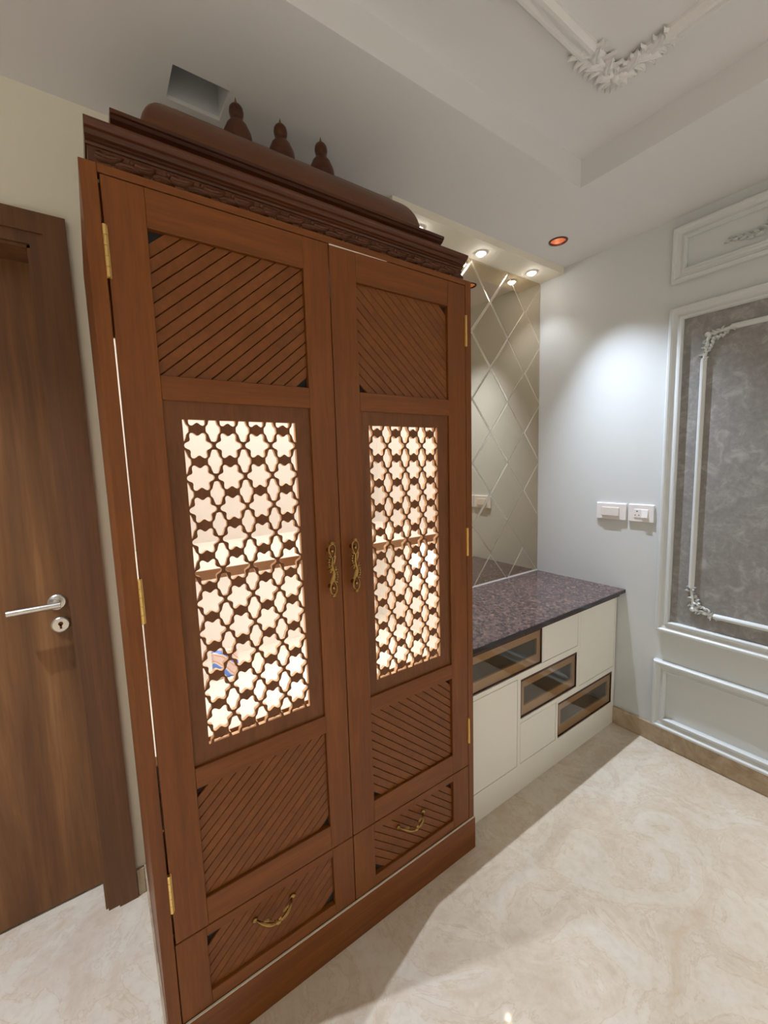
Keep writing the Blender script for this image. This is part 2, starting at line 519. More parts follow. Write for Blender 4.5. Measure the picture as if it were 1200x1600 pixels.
# ceiling moulding in the tray
PROF_C = [(0, 0), (0, 0.012), (0.008, 0.020), (0.016, 0.020), (0.022, 0.013), (0.032, 0.013), (0.038, 0.024), (0.048, 0.024), (0.056, 0.010), (0.056, 0)]
MX0, MX1, MY0, MY1 = -0.955, 1.450, -1.860, -0.247
def ceil_bar(a, b, fixed, along, inward):
    vs = []
    for t_ in (a, b):
        for o, h in PROF_C:
            vs.append((t_, fixed+inward*o, ZT-h) if along == 'x' else (fixed+inward*o, t_, ZT-h))
    m = len(PROF_C)
    return MB().add(vs, [(k, k+1, m+k+1, m+k) for k in range(m-1)]+[tuple(range(m)), tuple(range(m, 2*m))])
GAP = 0.18
tr = ceil_bar(MX0+GAP, MX1-GAP, MY1, 'x', -1).build('trim_1', 'plaster_white')
tag(tr, 'white plaster frame moulding on the tray ceiling', None, None, 'structure')
ceil_bar(MX0+GAP, MX1-GAP, MY0, 'x', 1).build('moulding', 'plaster_white', tr)
ceil_bar(MY0+GAP, MY1-GAP, MX1, 'y', -1).build('moulding', 'plaster_white', tr)
ceil_bar(MY0+GAP, MY1-GAP, MX0, 'y', 1).build('moulding', 'plaster_white', tr)
def ceil_corner(cx, cy, sx, sy):
    """acanthus corner; arms run along -sx and -sy from the corner"""
    mb = MB(); N = (0, 0, -1)
    g = random.Random(3)
    C0 = Vector((cx, cy, ZT))
    for arm in (0, 1):
        d = Vector((-sx, 0, 0)) if arm == 0 else Vector((0, -sy, 0))
        o = Vector((0, -sy, 0)) if arm == 0 else Vector((-sx, 0, 0))     # inward
        hand = 1 if (d.cross(o).z > 0) else -1
        # ground strip the leaves are carved on
        pts = [C0+d*0.03+o*0.004, C0+d*(GAP+0.01)+o*0.004, C0+d*(GAP+0.01)+o*0.052, C0+d*0.03+o*0.052]
        mb.add([p for p in pts]+[p+Vector((0, 0, -0.009)) for p in pts], [(0, 1, 2, 3), (7, 6, 5, 4), (0, 4, 5, 1), (1, 5, 6, 2), (2, 6, 7, 3), (3, 7, 4, 0)])
        zb = Vector((0, 0, -0.006))
        for i in range(5):          # large overlapping leaves along the arm
            s_ = 0.020+i*0.034
            sd = 1 if i % 2 else -1
            mb.leaf(C0+d*s_+o*(0.028-sd*0.006)+zb, d+o*0.35*sd, N, g.uniform(0.066, 0.082), g.uniform(0.034, 0.042), 0.013, bend=-0.7*sd*hand, curl=g.uniform(0.004, 0.012), lobes=3, nu=12, nv=8)
        for i in range(6):          # curls at both edges
            s_ = 0.030+i*0.027+g.uniform(-0.006, 0.006)
            mb.leaf(C0+d*s_+o*0.014+zb, d*0.9-o*0.7, N, g.uniform(0.032, 0.044), g.uniform(0.016, 0.022), 0.010, bend=1.3*hand, curl=g.uniform(0.004, 0.012), lobes=1)
            s_ += g.uniform(-0.006, 0.012)
            mb.leaf(C0+d*s_+o*0.042+zb, d*0.9+o*0.7, N, g.uniform(0.030, 0.042), g.uniform(0.016, 0.022), 0.010, bend=-1.3*hand, curl=g.uniform(0.004, 0.012), lobes=1)
    pts = [C0, C0+Vector((-sx*0.05, 0, 0)), C0+Vector((-sx*0.055, -sy*0.055, 0)), C0+Vector((0, -sy*0.05, 0))]
    mb.add(pts+[p+Vector((0, 0, -0.009)) for p in pts], [(0, 1, 2, 3), (7, 6, 5, 4), (0, 4, 5, 1), (1, 5, 6, 2), (2, 6, 7, 3), (3, 7, 4, 0)])
    for i in range(7):
        a = math.atan2(sy, sx)+(i-3)*0.42
        mb.leaf((cx-sx*0.030, cy-sy*0.030, ZT-0.006), (math.cos(a), math.sin(a), 0), N, 0.046-0.003*abs(i-3), 0.016, 0.012, curl=0.008)
    mb.ball((cx-sx*0.032, cy-sy*0.032, ZT-0.012), 0.013, 12, 8)
    tag(mb.build('corner_ornament', 'plaster_white', tr, True), 'carved acanthus leaf corner')
ceil_corner(MX1, MY1, 1, 1); ceil_corner(MX1, MY0, 1, -1); ceil_corner(MX0, MY1, -1, 1); ceil_corner(MX0, MY0, -1, -1)

# ------------------------------------------------------------------ right wall panels
PW0, PW1 = -1.10, -0.130
P_BIG = [(0, 0), (0, 0.022), (0.006, 0.030), (0.014, 0.030), (0.020, 0.022), (0.034, 0.016), (0.042, 0.018), (0.046, 0.024), (0.053, 0.024), (0.058, 0.014), (0.058, 0)]
tb = frame_yz('trim_2', PW0, PW1, 0.617, 2.184, P_BIG, 'trim_paint')
tag(tb, 'tall grey frame moulding on the right wall', None, None, 'structure')
box('covering', XR-0.003, XR, PW0+0.055, PW1-0.055, 0.672, 2.129, 'mottled_covering', tb)
tu = frame_yz('trim_3', PW0, PW1, 2.293, 2.537, P_BIG, 'trim_paint')
tag(tu, 'long grey frame moulding under the ceiling', None, None, 'structure')
tw = frame_yz('trim_4', PW0, PW1, 0.101, 0.460, P_BIG, 'trim_paint')
tag(tw, 'long grey frame moulding above the skirting', None, None, 'structure')
# thin inner frame with ornamented corners
P_IN = [(0, 0), (0, 0.010), (0.005, 0.016), (0.012, 0.017), (0.018, 0.013), (0.022, 0.008), (0.022, 0)]
IY0, IY1, IZ0, IZ1 = PW0+0.132, PW1-0.132, 0.742, 2.055
CG = 0.105
def in_bar(a, b, fixed, along, inward):
    vs = []
    for t_ in (a, b):
        for o, h in P_IN:
            vs.append((XR-0.003-h, t_, fixed+inward*o) if along == 'y' else (XR-0.003-h, fixed+inward*o, t_))
    m = len(P_IN)
    return MB().add(vs, [(k, k+1, m+k+1, m+k) for k in range(m-1)]+[tuple(range(m)), tuple(range(m, 2*m))]).build('moulding', 'trim_paint', tb)
in_bar(IY0+CG, IY1-CG, IZ0, 'y', 1); in_bar(IY0+CG, IY1-CG, IZ1, 'y', -1)
in_bar(IZ0+CG+0.02, IZ1-CG-0.02, IY0, 'z', 1); in_bar(IZ0+CG+0.02, IZ1-CG-0.02, IY1, 'z', -1)
def wall_corner(cy, cz, sy, sz):
    """leafy corner; arms run inward (towards -sy and -sz) from the outer corner"""
    mb = MB(); N = (-1, 0, 0); x = XR-0.003
    g = random.Random(11)
    P = lambda a, b, h=0.0: (x-h, cy-sy*a, cz-sz*b)
    pts = []
    for i in range(13):
        u = i/12
        a = 0.011+0.10*max(0, (u-0.45)/0.55)**1.1+0.010*math.sin(PI*u)
        b = 0.011+0.115*max(0, (0.55-u)/0.55)**1.1+0.010*math.sin(PI*u)
        pts.append((a, b))
    mb.tube([P(a, b, 0.004) for a, b in pts], 0.008, 8)
    for i, (a, b) in enumerate(pts):
        for k in range(3):
            an = g.uniform(0, 2*PI)
            mb.leaf(P(a, b, 0.003), (0, math.cos(an), math.sin(an)), N, g.uniform(0.016, 0.026), g.uniform(0.008, 0.013), 0.011, bend=g.uniform(-1.2, 1.2), curl=g.uniform(0.004, 0.012), nu=5, nv=4)
    for i in range(7):
        u = i/6
        a = 0.030+0.055*u; b = 0.030+0.055*(1-u)
        k = 0.72+0.28*abs(2*u-1)
        mb.ball(P(a*k, b*k, 0.006), 0.0075, 8, 5)
        mb.leaf(P(a*k, b*k, 0.002), (0, sy*(u-0.5), sz*(0.5-u)), N, 0.022, 0.012, 0.010, bend=0.8, curl=0.008, nu=5, nv=4)
    mb.ball(P(0.022, 0.022, 0.008), 0.012, 10, 6)
    tag(mb.build('corner_ornament', 'trim_silver', tb, True), 'leafy silver-grey corner ornament')
wall_corner(IY1, IZ0, 1, -1); wall_corner(IY1, IZ1, 1, 1); wall_corner(IY0, IZ0, -1, -1); wall_corner(IY0, IZ1, -1, 1)
# centre ornament of the top panel
mb = MB(); N = (-1, 0, 0); cy0, cz0 = -0.615, 2.415
g = random.Random(5)
for s_ in (-1, 1):
    pts = []
    for i in range(20):
        u = i/19
        pts.append((XR-0.006, cy0+s_*(0.02+0.27*u), cz0-0.012+0.030*math.sin(2.4*PI*u)*(1-u)))
    mb.tube(pts, [0.011*(1-0.75*i/19) for i in range(20)], 8)
    for i in range(1, 19):
        u = i/19
        mb.leaf(pts[i], (0, s_*0.8, 0.8 if i % 2 else -0.7), N, 0.050*(1-0.65*u), 0.022*(1-0.5*u), 0.016*(1-0.5*u), bend=s_*(0.9 if i % 2 else -0.9), curl=0.014*(1-u), lobes=1)
for i in range(9):
    a = PI*(0.02+0.96*i/8)
    mb.leaf((XR, cy0, cz0-0.02), (0, math.cos(a), math.sin(a)), N, 0.085, 0.03, 0.02, curl=0.02, lobes=2)
mb.ball((XR-0.015, cy0, cz0-0.01), 0.022)
tag(mb.build('centre_ornament', 'trim_silver', tu, True), 'leafy scroll ornament')
# skirting
bs = MB().box(XR-0.014, XR, YN, 0.069, 0, 0.098, 0.001).build('baseboard_right', 'tan_marble')
tag(bs, 'tan marble skirting along the right wall', None, None, 'structure')
bs = MB().box(-0.030, -0.0065, YB-0.013, YB, 0, 0.098, 0.001).build('baseboard_back', 'tan_marble')
tag(bs, 'short tan marble skirting between door and cabinet', None, None, 'structure')

# ------------------------------------------------------------------ door on the left
YDO = 0.70
dr = MB().box(WD0+0.003, WD1-0.003, YDO, YDO+0.04, 0.008, WDZ+0.03, 0.0015).build('door_1', 'walnut_laminate')
tag(dr, 'brown walnut veneer door at the left', None, None, 'structure')
# stepped casing on the wall face and jamb lining in the opening
def casing(name, o0, o1, y0, y1, mt):
    """three-sided frame, offsets outward from the opening"""
    mb = MB()
    a0, a1, zt0, zt1 = WD0-o1, WD0-o0, WDZ+o0, WDZ+o1
    mb.prism([(a0, 0), (a1, 0), (a1, zt0), (a0, zt1)], 1, y0, y1)
    mb.prism([(WD1+o0, 0), (WD1+o1, 0), (WD1+o1, zt1), (WD1+o0, zt0)], 1, y0, y1)
    mb.prism([(a0, zt1), (a1, zt0), (WD1+o0, zt0), (WD1+o1, zt1)], 1, y0, y1)
    return mb.build(name, mt, dr)
casing('casing', 0.030, 0.0865, YB-0.018, YB, 'walnut_casing')
casing('casing_inner', -0.002, 0.030, YB-0.010, YB+0.02, 'walnut_casing')
mb = MB()
mb.box(WD1-0.010, WD1, YB, YDO+0.05, 0, WDZ)
mb.box(WD0, WD0+0.010, YB, YDO+0.05, 0, WDZ)
mb.box(WD0, WD1, YB, YDO+0.05, WDZ-0.010, WDZ)
mb.build('jamb', 'walnut_casing', dr)
# lever, rose, lock
hx, hz = -0.166, 1.078
le = MB()
le.tube([(hx, YDO-0.008, hz), (hx, YDO-0.048, hz)], 0.010, 14)
le.tube([(hx+0.011, YDO-0.048, hz), (hx-0.06, YDO-0.048, hz-0.001), (hx-0.122, YDO-0.048, hz-0.002)], 0.0095, 16)
lv = le.build('lever_handle', 'satin_steel', dr, True)
tag(lv, 'satin steel lever handle')
MB().lathe([(0.0, 0), (0.0, -0.009), (0.022, -0.009), (0.026, -0.006), (0.026, 0)], (hx, YDO, hz), 'y', 28).build('rose', 'satin_steel', lv)
lk = MB().lathe([(0.0, 0), (0.0, -0.009), (0.022, -0.009), (0.026, -0.006), (0.026, 0)], (hx+0.002, YDO, hz-0.078), 'y', 28).build('lock_rose', 'satin_steel', dr)
mb = MB()
mb.lathe([(0.0, -0.013), (0.006, -0.013), (0.007, -0.009)], (hx+0.002, YDO, hz-0.074), 'y', 14)
mb.box(hx-0.001, hx+0.005, YDO-0.013, YDO-0.009, hz-0.090, hz-0.074)
mb.build('key_cylinder', 'dark_copper', lk)

# ------------------------------------------------------------------ ceiling downlights and spots
def spot_lamp(name, loc, power, col, size, blend, radius, parent, aim=None):
    d = bpy.data.lights.new(name, 'SPOT')
    d.energy = power; d.color = col; d.spot_size = math.radians(size); d.spot_blend = blend
    d.shadow_soft_size = radius
    o = bpy.data.objects.new(name, d); COL.objects.link(o)
    o.parent = parent; o.location = Vector(loc)-WORLD[parent.name]
    if aim: o.rotation_euler = (Vector(aim)-Vector(loc)).to_track_quat('-Z', 'Y').to_euler()
    return o
DL = ['round copper downlight in the ceiling beside the right wall', 'copper downlight in the ceiling in front of the walnut door',
      'added unseen fill downlight in the far ceiling border by the right wall', 'added unseen fill downlight in the far left ceiling corner',
      'added unseen fill downlight in the far ceiling border, middle of its row', 'added unseen fill downlight in the ceiling border along the left wall']
for i, (x, y) in enumerate(DOWN):
    r_ = empty('downlight', (x, y, ZC))
    tag(r_, DL[i], 'downlight', 'ceiling downlights')
    MB().lathe([(0.036, 0.004), (0.036, -0.003), (0.044, -0.003), (0.046, 0.0), (0.040, 0.002)], (x, y, ZC), 'z', 32).build('trim_ring', 'dark_copper', r_, True)
    MB().lathe([(0.0385, -0.002), (0.036, 0.015), (0.030, 0.035), (0.022, 0.050), (0.0, 0.052)], (x, y, ZC), 'z', 32).build('reflector', 'copper', r_, True)
    MB().lathe([(0.0, 0.046), (0.015, 0.046), (0.015, 0.051)], (x, y, ZC), 'z', 20).build('led', 'lamp_led', r_)
    near = i < 2
    aim = [(1.60, -0.42, 0), (-0.55, 0.10, 0)][i] if near else None
    spot_lamp('downlight_lamp', (x, y, ZC+0.026), P_DOWN if near else P_FILL_FAR, C_DOWN if near else C_FILL_FAR, 85 if near else 76, 1.0 if near else 0.75, 0.012, r_, aim)
SL = ['small bulkhead spotlight nearest the wooden cabinet', 'small bulkhead spotlight above the middle of the mirror', 'small bulkhead spotlight nearest the pale right wall']
for i, x in enumerate((1.267, 1.683, 2.099)):
    y = 0.510
    r_ = empty('spotlight', (x, y, ZS))
    tag(r_, SL[i], 'spotlight', 'bulkhead spotlights')
    MB().lathe([(0.021, 0.0), (0.021, -0.006), (0.027, -0.006), (0.029, -0.002), (0.029, 0.0)], (x, y, ZS), 'z', 24).build('trim_ring', 'white_plastic', r_, True)
    MB().lathe([(0.0, -0.018), (0.010, -0.0168), (0.017, -0.012), (0.021, -0.004)], (x, y, ZS), 'z', 20).build('lens', 'lamp_white', r_, True)
    spot_lamp('spotlight_lamp', (x, y, ZS-0.022), P_SPOT, C_SPOT, 95, 0.7, 0.010, r_)

# ------------------------------------------------------------------ wooden cabinet
cab = empty('wooden_cabinet', (W/2, 0.29, 0))
tag(cab, 'tall carved teak cabinet with star lattice doors and a crowned top', 'cabinet')
YBK = 0.576
for x0, x1 in ((0.0, 0.018), (W-0.018, W)):
    box('side_panel', x0, x1, 0.024, YBK, 0.0, H, 'teak_vertical', cab)
box('back_panel', 0.018, W-0.018, YBK-0.012, YBK, 0.0, H, 'cream_laminate', cab)
box('top_panel', 0.018, W-0.018, 0.026, YBK-0.012, H-0.022, H-0.004, 'cream_laminate', cab)
box('base_panel', 0.018, W-0.018, 0.030, YBK-0.012, 0.345, 0.357, 'cream_laminate', cab)
for x0, x1 in ((0.0181, 0.021), (W-0.021, W-0.0181)):
    box('lining', x0, x1, 0.030, YBK-0.012, 0.358, H-0.023, 'cream_laminate', cab)
for z0, y0, y1, lb in ((1.212, 0.118, YBK-0.012, 'upper'), (0.765, 0.100, YBK-0.012, 'lower')):
    sh = box('shelf', 0.021, W-0.021, y0, y1, z0, z0+0.026, 'cream_laminate', cab)
    box('edge_band', 0.021, W-0.021, y0-0.003, y0, z0, z0+0.026, 'edge_band', sh)
MB().box(0.0, 0.0290, 0.0, 0.030, 0.131, H, 0.001).build('post', 'teak_vertical', cab)
MB().box(1.0405, W, 0.0, 0.030, 0.131, H, 0.001).build('post', 'teak_vertical', cab)
MB().box(0.0292, 1.0403, 0.0, 0.030, 2.0835, H, 0.001).build('header_rail', 'teak_horizontal', cab)
MB().box(-0.002, W+0.002, -0.006, 0.035, 0.0, 0.1305, 0.0015).build('plinth', 'teak_horizontal', cab)
box('plinth_light_line', 0.0, W, -0.0055, -0.0005, 0.1303, 0.1322, 'pale_light', cab)  # pale line painted in for light caught on the plinth ledge
MB().box(-0.006, -0.0005, 0.030, YBK, 0, 0.105, 0.0005).build('stone_skirting', 'tan_marble', cab)
for z0, z1 in ((0.36, 0.64), (1.78, 2.078)):
    box('leak_block', 0.0212, 0.040, 0.0285, 0.036, z0, z1, 'teak_vertical', cab)  # unseen strips added to block light leaking past the left door
# partition behind the drawers
box('drawer_divider', 0.525, 0.540, 0.035, YBK-0.012, 0.131, 0.345, 'teak_vertical', cab)

# lattice sheet: rows of six-lobed stars with tall openings between them
LR, LC = 0.07444, 0.0685
def star(cx, cz, r=0.0305):
    pts = []
    for k in range(48):
        a = 2*PI*k/48
        f = math.cos(6*a)
        rr = r*(0.845+0.155*(math.copysign(abs(f)**0.75, f)))
        pts.append((cx+rr*math.cos(a)*1.0, cz+rr*math.sin(a)*1.075))
    return pts
BAR = [(0.0, 0.0285), (0.0058, 0.0270), (0.0088, 0.0195), (0.0110, 0.0115), (0.0160, 0.0058), (0.0165, 0.0), ]
def barrel(cx, cz):
    q = BAR
    pts = [(cx+a, cz+b) for a, b in q] + [(cx+a, cz-b) for a, b in q[-2::-1]] + [(cx-a, cz-b) for a, b in q[1:]] + [(cx-a, cz+b) for a, b in q[-2:0:-1]]
    return pts
def make_lattice(x0, x1, z0, z1, cx0, ox0, ox1, oz0, oz1):
    """opening ox0..ox1 x oz0..oz1; whole stars and clipped barrels as holes"""
    holes = []
    def clipr(p):
        for nx, nz, d in ((1, 0, ox1), (-1, 0, -ox0), (0, 1, oz1), (0, -1, -oz0)):
            p = clip(p, nx, nz, d)
            if len(p) < 3: return None
        return p
    for r in range(10):
        for c in range(4):
            holes.append(star(cx0+c*LC, 1.556-r*LR))
    for r in range(-1, 11):
        for c in range(-1, 4):
            p = clipr(barrel(cx0+(c+0.5)*LC, 1.556-(r+0.5)*LR))
            if p and abs(area(p)) > 2.5e-5: holes.append(p)
    for c in range(4):
        for zz, sg in ((1.556+LR, 1), (1.556-10*LR, -1)):
            p = clipr(star(cx0+c*LC, zz))
            if p and abs(area(p)) > 2.5e-5: holes.append(p)
    return holes

def slats(parent, x0, x1, z0, z1, rising, yf):
    """diagonal strips clipped to the panel; the two acute corners stay open onto the dark board"""
    ang = math.radians(40.5)
    nx, nz = (-math.sin(ang), math.cos(ang)) if rising else (math.sin(ang), math.cos(ang))
    R0 = rect(x0, x1, z0, z1)
    ds = [nx*p[0]+nz*p[1] for p in R0]
    lo, hi = min(ds), max(ds)
    pitch = 0.0228
    n = int((hi-lo-0.036)/pitch)
    start = (lo+hi)/2-n*pitch/2
    for i in range(n):
        a = start+i*pitch+0.0007; b = start+(i+1)*pitch-0.0007
        p = clip(clip(R0, nx, nz, b), -nx, -nz, -a)
        if len(p) < 3: continue
        tile_xz('slat', p, yf, yf+0.0015, yf+0.0075, 0.0010, 'teak_slat', parent)

def brass_hinge(x, z, parent):
    mb = MB()
    L = 0.100
    for k in range(5):
        a = z-L/2+k*L/5
        mb.tube([(x, -0.003, a+0.0004), (x, -0.003, a+L/5-0.0004)], 0.0040, 10)
    mb.box(x-0.004, x+0.005, -0.0012, 0.002, z-L/2, z+L/2)
    return mb.build('hinge', 'brass', parent)

def pull_vertical(x, z, parent):
    """ornate cast pull: looped ends with leaf tips and a twisted middle"""
    mb = MB(); y = -0.024
    for sg in (1, -1):
        cz = z+sg*0.052
        loop = [(x+0.0095*math.sin(2*PI*k/20)*(1.0+0.25*math.cos(2*PI*k/20)), y, cz+sg*0.019*math.cos(2*PI*k/20)) for k in range(21)]
        mb.tube(loop, 0.0027, 6)
        mb.tube([(x, 0.0, cz), (x, y+0.002, cz)], [0.0065, 0.0045], 8)
        mb.ball((x, y-0.001, cz), 0.0052)
        for k in range(5):
            a = PI/2*sg+(k-2)*0.42
            mb.leaf((x, y, cz+sg*0.017), (math.cos(a), 0, math.sin(a)), (0, -1, 0), 0.013, 0.005, 0.004, nu=4, nv=4)
        mb.tube([(x+sg*0.008, y, cz-sg*0.014), (x+sg*0.004, y-0.002, cz-sg*0.028), (x-sg*0.003, y-0.003, cz-sg*0.046), (x-sg*0.009, y-0.002, cz-sg*0.060)], [0.003, 0.0036, 0.0034, 0.0022], 6)
        for k in range(6):
            u = k/5
            mb.ball((x-sg*(0.008+0.004*math.sin(u*PI)), y-0.002, z+sg*(0.002+0.034*u)), 0.0028, 6, 4)
        for k in range(4):
            mb.leaf((x+sg*0.003, y, z-sg*(0.004+0.009*k)), (sg*0.9, 0, 0.5*sg-0.35*k*sg), (0, -1, 0), 0.017, 0.006, 0.004, bend=-0.8, nu=5, nv=4)
    mb.tube([(x, y, z-0.034), (x+0.003, y-0.002, z-0.012), (x-0.003, y-0.002, z+0.012), (x, y, z+0.034)], [0.004, 0.0055, 0.0055, 0.004], 8)
    return tag(mb.build('handle', 'antique_brass', parent, True), 'ornate antique brass pull')
def pull_horizontal(x, z, yf, parent):
    mb = MB()
    pts = []
    for k in range(17):
        u = -1+k/8
        pts.append((x+0.052*u, yf-0.030*(1-u**4)-0.002, z-0.008*math.cos(u*PI)-0.004))
    mb.tube(pts, [0.0022+0.0028*abs(math.sin(PI*(k/16)*2.0)) for k in range(17)], 8)
    for sg in (-1, 1):
        mb.ball((x+sg*0.054, yf-0.004, z+0.004), 0.008, 10, 6, (1.1, 0.6, 0.9))
        mb.leaf((x+sg*0.040, yf-0.022, z), (-sg, 0, 0.25), (0, -1, 0), 0.026, 0.010, 0.005, bend=sg*0.7)
        mb.leaf((x+sg*0.052, yf-0.006, z+0.004), (sg, 0, 0.3), (0, -1, 0), 0.012, 0.008, 0.004)
    mb.ball((x, yf-0.033, z-0.011), 0.0062, 10, 6, (1.4, 1, 1))
    mb.leaf((x, yf-0.032, z-0.010), (1, 0, 0.6), (0, -1, 0), 0.016, 0.008, 0.004, bend=0.8)
    mb.leaf((x, yf-0.032, z-0.010), (-1, 0, 0.6), (0, -1, 0), 0.016, 0.008, 0.004, bend=-0.8)
    return tag(mb.build('handle', 'antique_brass', parent, True), 'curved antique brass drawer pull')

def cab_door(x0, x1, px0, px1, cx0, ox0, ox1, rising, hinge_x, handle_x, ztop):
    z0, zt = 0.3585, ztop
    T0, T1, M0, M1, B0, B1 = 1.7065, 2.0036, 0.784, 1.654, 0.4335, 0.7306
    mb = MB(); b = 0.0012
    mb.box(x0, px0, 0.0, 0.026, z0, zt, b, 0); mb.box(px1, x1, 0.0, 0.026, z0, zt, b, 0)
    for a, c in ((z0, B0), (B1, M0), (M1, T0), (T1, zt)):
        mb.box(px0, px1, 0.0002, 0.0258, a, c, b, 1)
    d = mb.build('door', ['teak_vertical', 'teak_horizontal'], cab)
    for a, c in ((T0, T1), (B0, B1)):
        box('backing_board', px0, px1, 0.0168, 0.024, a, c, 'dark_backing', d)
        slats(d, px0, px1, a, c, rising, 0.009)
    lp = sheet('lattice_panel', rect(px0, px1, M0, M1), make_lattice(px0, px1, M0, M1, cx0, ox0, ox1, 0.8285, 1.6145), 'xz', 0.008, 0.0195, ['teak_lattice', 'raw_wood_edge'], d)
    for f in lp.data.polygons:
        if abs(f.normal.y) < 0.5: f.material_index = 1        # unpolished sawn edges inside the openings
    for hz_ in (1.937, 1.218, 0.500): brass_hinge(hinge_x, hz_, d)
    pull_vertical(handle_x, 1.216, d)
    return d
d1 = cab_door(0.0328, 0.5300, 0.1080, 0.4570, 0.1755, 0.1450, 0.4150, True, 0.0320, 0.490, 2.0815)
tag(d1, 'left lattice door')
d2 = cab_door(0.5325, 1.0385, 0.6130, 0.9590, 0.6745, 0.6440, 0.9120, False, 1.0390, 0.564, 2.0815)
tag(d2, 'right lattice door')
MB().prism([(0.5330, 2.0790), (0.72, 2.0815), (0.72, 2.0823), (0.5330, 2.0823)], 1, -0.0006, 0.004).build('light_leak_line', 'pale_light', d2)  # tapered pale sliver painted in for light leaking above the door
def cab_drawer(x0, x1, px0, px1, rising, hx_):
    z0, z1, p0, p1 = 0.1335, 0.3555, 0.170, 0.329
    mb = MB(); b = 0.0012
    mb.box(x0, px0, 0.0, 0.024, z0, z1, b, 0); mb.box(px1, x1, 0.0, 0.024, z0, z1, b, 0)
    mb.box(px0, px1, 0.0002, 0.0238, z0, p0, b, 1); mb.box(px0, px1, 0.0002, 0.0238, p1, z1, b, 1)
    d = mb.build('drawer', ['teak_vertical', 'teak_horizontal'], cab)
    box('backing_board', px0, px1, 0.0168, 0.023, p0, p1, 'dark_backing', d)
    slats(d, px0, px1, p0, p1, rising, 0.009)
    pull_horizontal(hx_, 0.278, 0.009, d)
    return d
tag(cab_drawer(0.0310, 0.5300, 0.1020, 0.4600, True, 0.276), 'left drawer')
tag(cab_drawer(0.5325, 1.0385, 0.6090, 0.9590, False, 0.762), 'right drawer')

# crown: carved frieze, two cornices, rounded cap and finials
fz = MB().box(0.018, 1.046, 0.030, 0.50, H, 2.150, 0.001).build('frieze', 'carved_teak', cab)
tag(fz, 'carved leaf frieze')
g = random.Random(2)
xx = 0.030; k = 0
while xx < 1.03:
    mb = MB(); sg = 1 if k % 2 else -1
    L = g.uniform(0.042, 0.052)
    mb.leaf((xx, 0.030, 2.127-sg*0.006), (1, 0, 0.30*sg), (0, -1, 0), L, 0.021, 0.0075, bend=-0.9*sg, curl=0.003, lobes=2)
    mb.leaf((xx+0.006, 0.030, 2.127), (1, 0, -0.9*sg), (0, -1, 0), 0.030, 0.014, 0.0065, bend=1.5*sg, curl=0.002)
    mb.ball((xx+0.030, 0.029, 2.126+sg*0.011), 0.005, 8, 5)
    mb.build('carved_leaf', 'carved_teak', fz, True)
    xx += 0.034; k += 1
C1 = [(0.45, 2.145), (0.026, 2.145), (0.024, 2.149), (0.019, 2.151), (0.019, 2.154), (0.013, 2.156), (0.0105, 2.160), (0.0095, 2.164), (0.004, 2.166), (-0.001, 2.170), (-0.003, 2.174), (-0.003, 2.178), (0.45, 2.178)]
o = MB().prism(C1, 0, 0.015, 1.0525).build('cornice', 'dark_polished_teak', cab); tag(o, 'lower moulded cornice')
C2 = [(0.46, 2.178), (0.092, 2.178), (0.092, 2.216), (0.086, 2.220), (0.084, 2.226), (0.076, 2.232), (0.068, 2.236), (0.064, 2.241), (0.060, 2.243), (0.060, 2.251), (0.46, 2.251)]
o = MB().prism(C2, 0, 0.0655, 1.004).build('cornice', 'dark_polished_teak', cab); tag(o, 'upper moulded cornice')
vs = []; fs = []
NR = 10
def cap_ring(t_):
    ins = 1-math.sqrt(max(0, 1-t_*t_))
    ix, iy = 0.090*ins, 0.075*ins
    x0, x1, y0, y1 = 0.124+ix, 0.946-ix, 0.100+iy, 0.47-iy
    z = 2.251+0.121*t_
    r = 0.012*(1-t_)+0.004
    pts = []
    for cx, cy, a0 in ((x1-r, y1-r, 0), (x0+r, y1-r, PI/2), (x0+r, y0+r, PI), (x1-r, y0+r, 1.5*PI)):
        for k in range(4):
            a = a0+PI/2*k/3
            pts.append((cx+r*math.cos(a), cy+r*math.sin(a), z))
    return pts
for i in range(NR+1): vs += cap_ring(math.sin(PI/2*i/NR))
for i in range(NR):
    for k in range(16): fs.append((i*16+k, i*16+(k+1) % 16, (i+1)*16+(k+1) % 16, (i+1)*16+k))
fs += [tuple(range(16))[::-1], tuple(range(NR*16, NR*16+16))]
o = MB().add(vs, fs).build('rounded_cap', 'teak_cap', cab, True); tag(o, 'rounded dark wood cap')
box('cap_board', 0.210, 0.860, 0.165, 0.44, 2.372, 2.377, 'dark_polished_teak', cab)
FIN = [(0.0, 0.0), (0.022, 0.0), (0.027, 0.006), (0.024, 0.012), (0.030, 0.022), (0.0385, 0.045), (0.0405, 0.066), (0.0385, 0.080), (0.030, 0.098), (0.0285, 0.102), (0.0255, 0.104), (0.019, 0.114), (0.0165, 0.120), (0.0185, 0.126), (0.0205, 0.136), (0.0190, 0.147), (0.014, 0.154), (0.0, 0.155)]
TIP = [(0.0, 0.151), (0.0145, 0.1535), (0.010, 0.158), (0.0055, 0.161), (0.0035, 0.166), (0.0, 0.178)]
f0 = None
for x in (0.399, 0.531, 0.667):
    if f0 is None:
        f0 = MB().lathe(FIN, (x, 0.272, 2.377), 'z', 28).build('finial', 'dark_polished_teak', cab, True)
        t0 = MB().lathe(TIP, (x, 0.272, 2.377), 'z', 20).build('tip', 'antique_brass', f0, True)
    else:
        f1 = clone(f0, cab, (x, WORLD[f0.name].y, WORLD[f0.name].z))
        clone(t0, f1, (x, WORLD[t0.name].y, WORLD[t0.name].z))
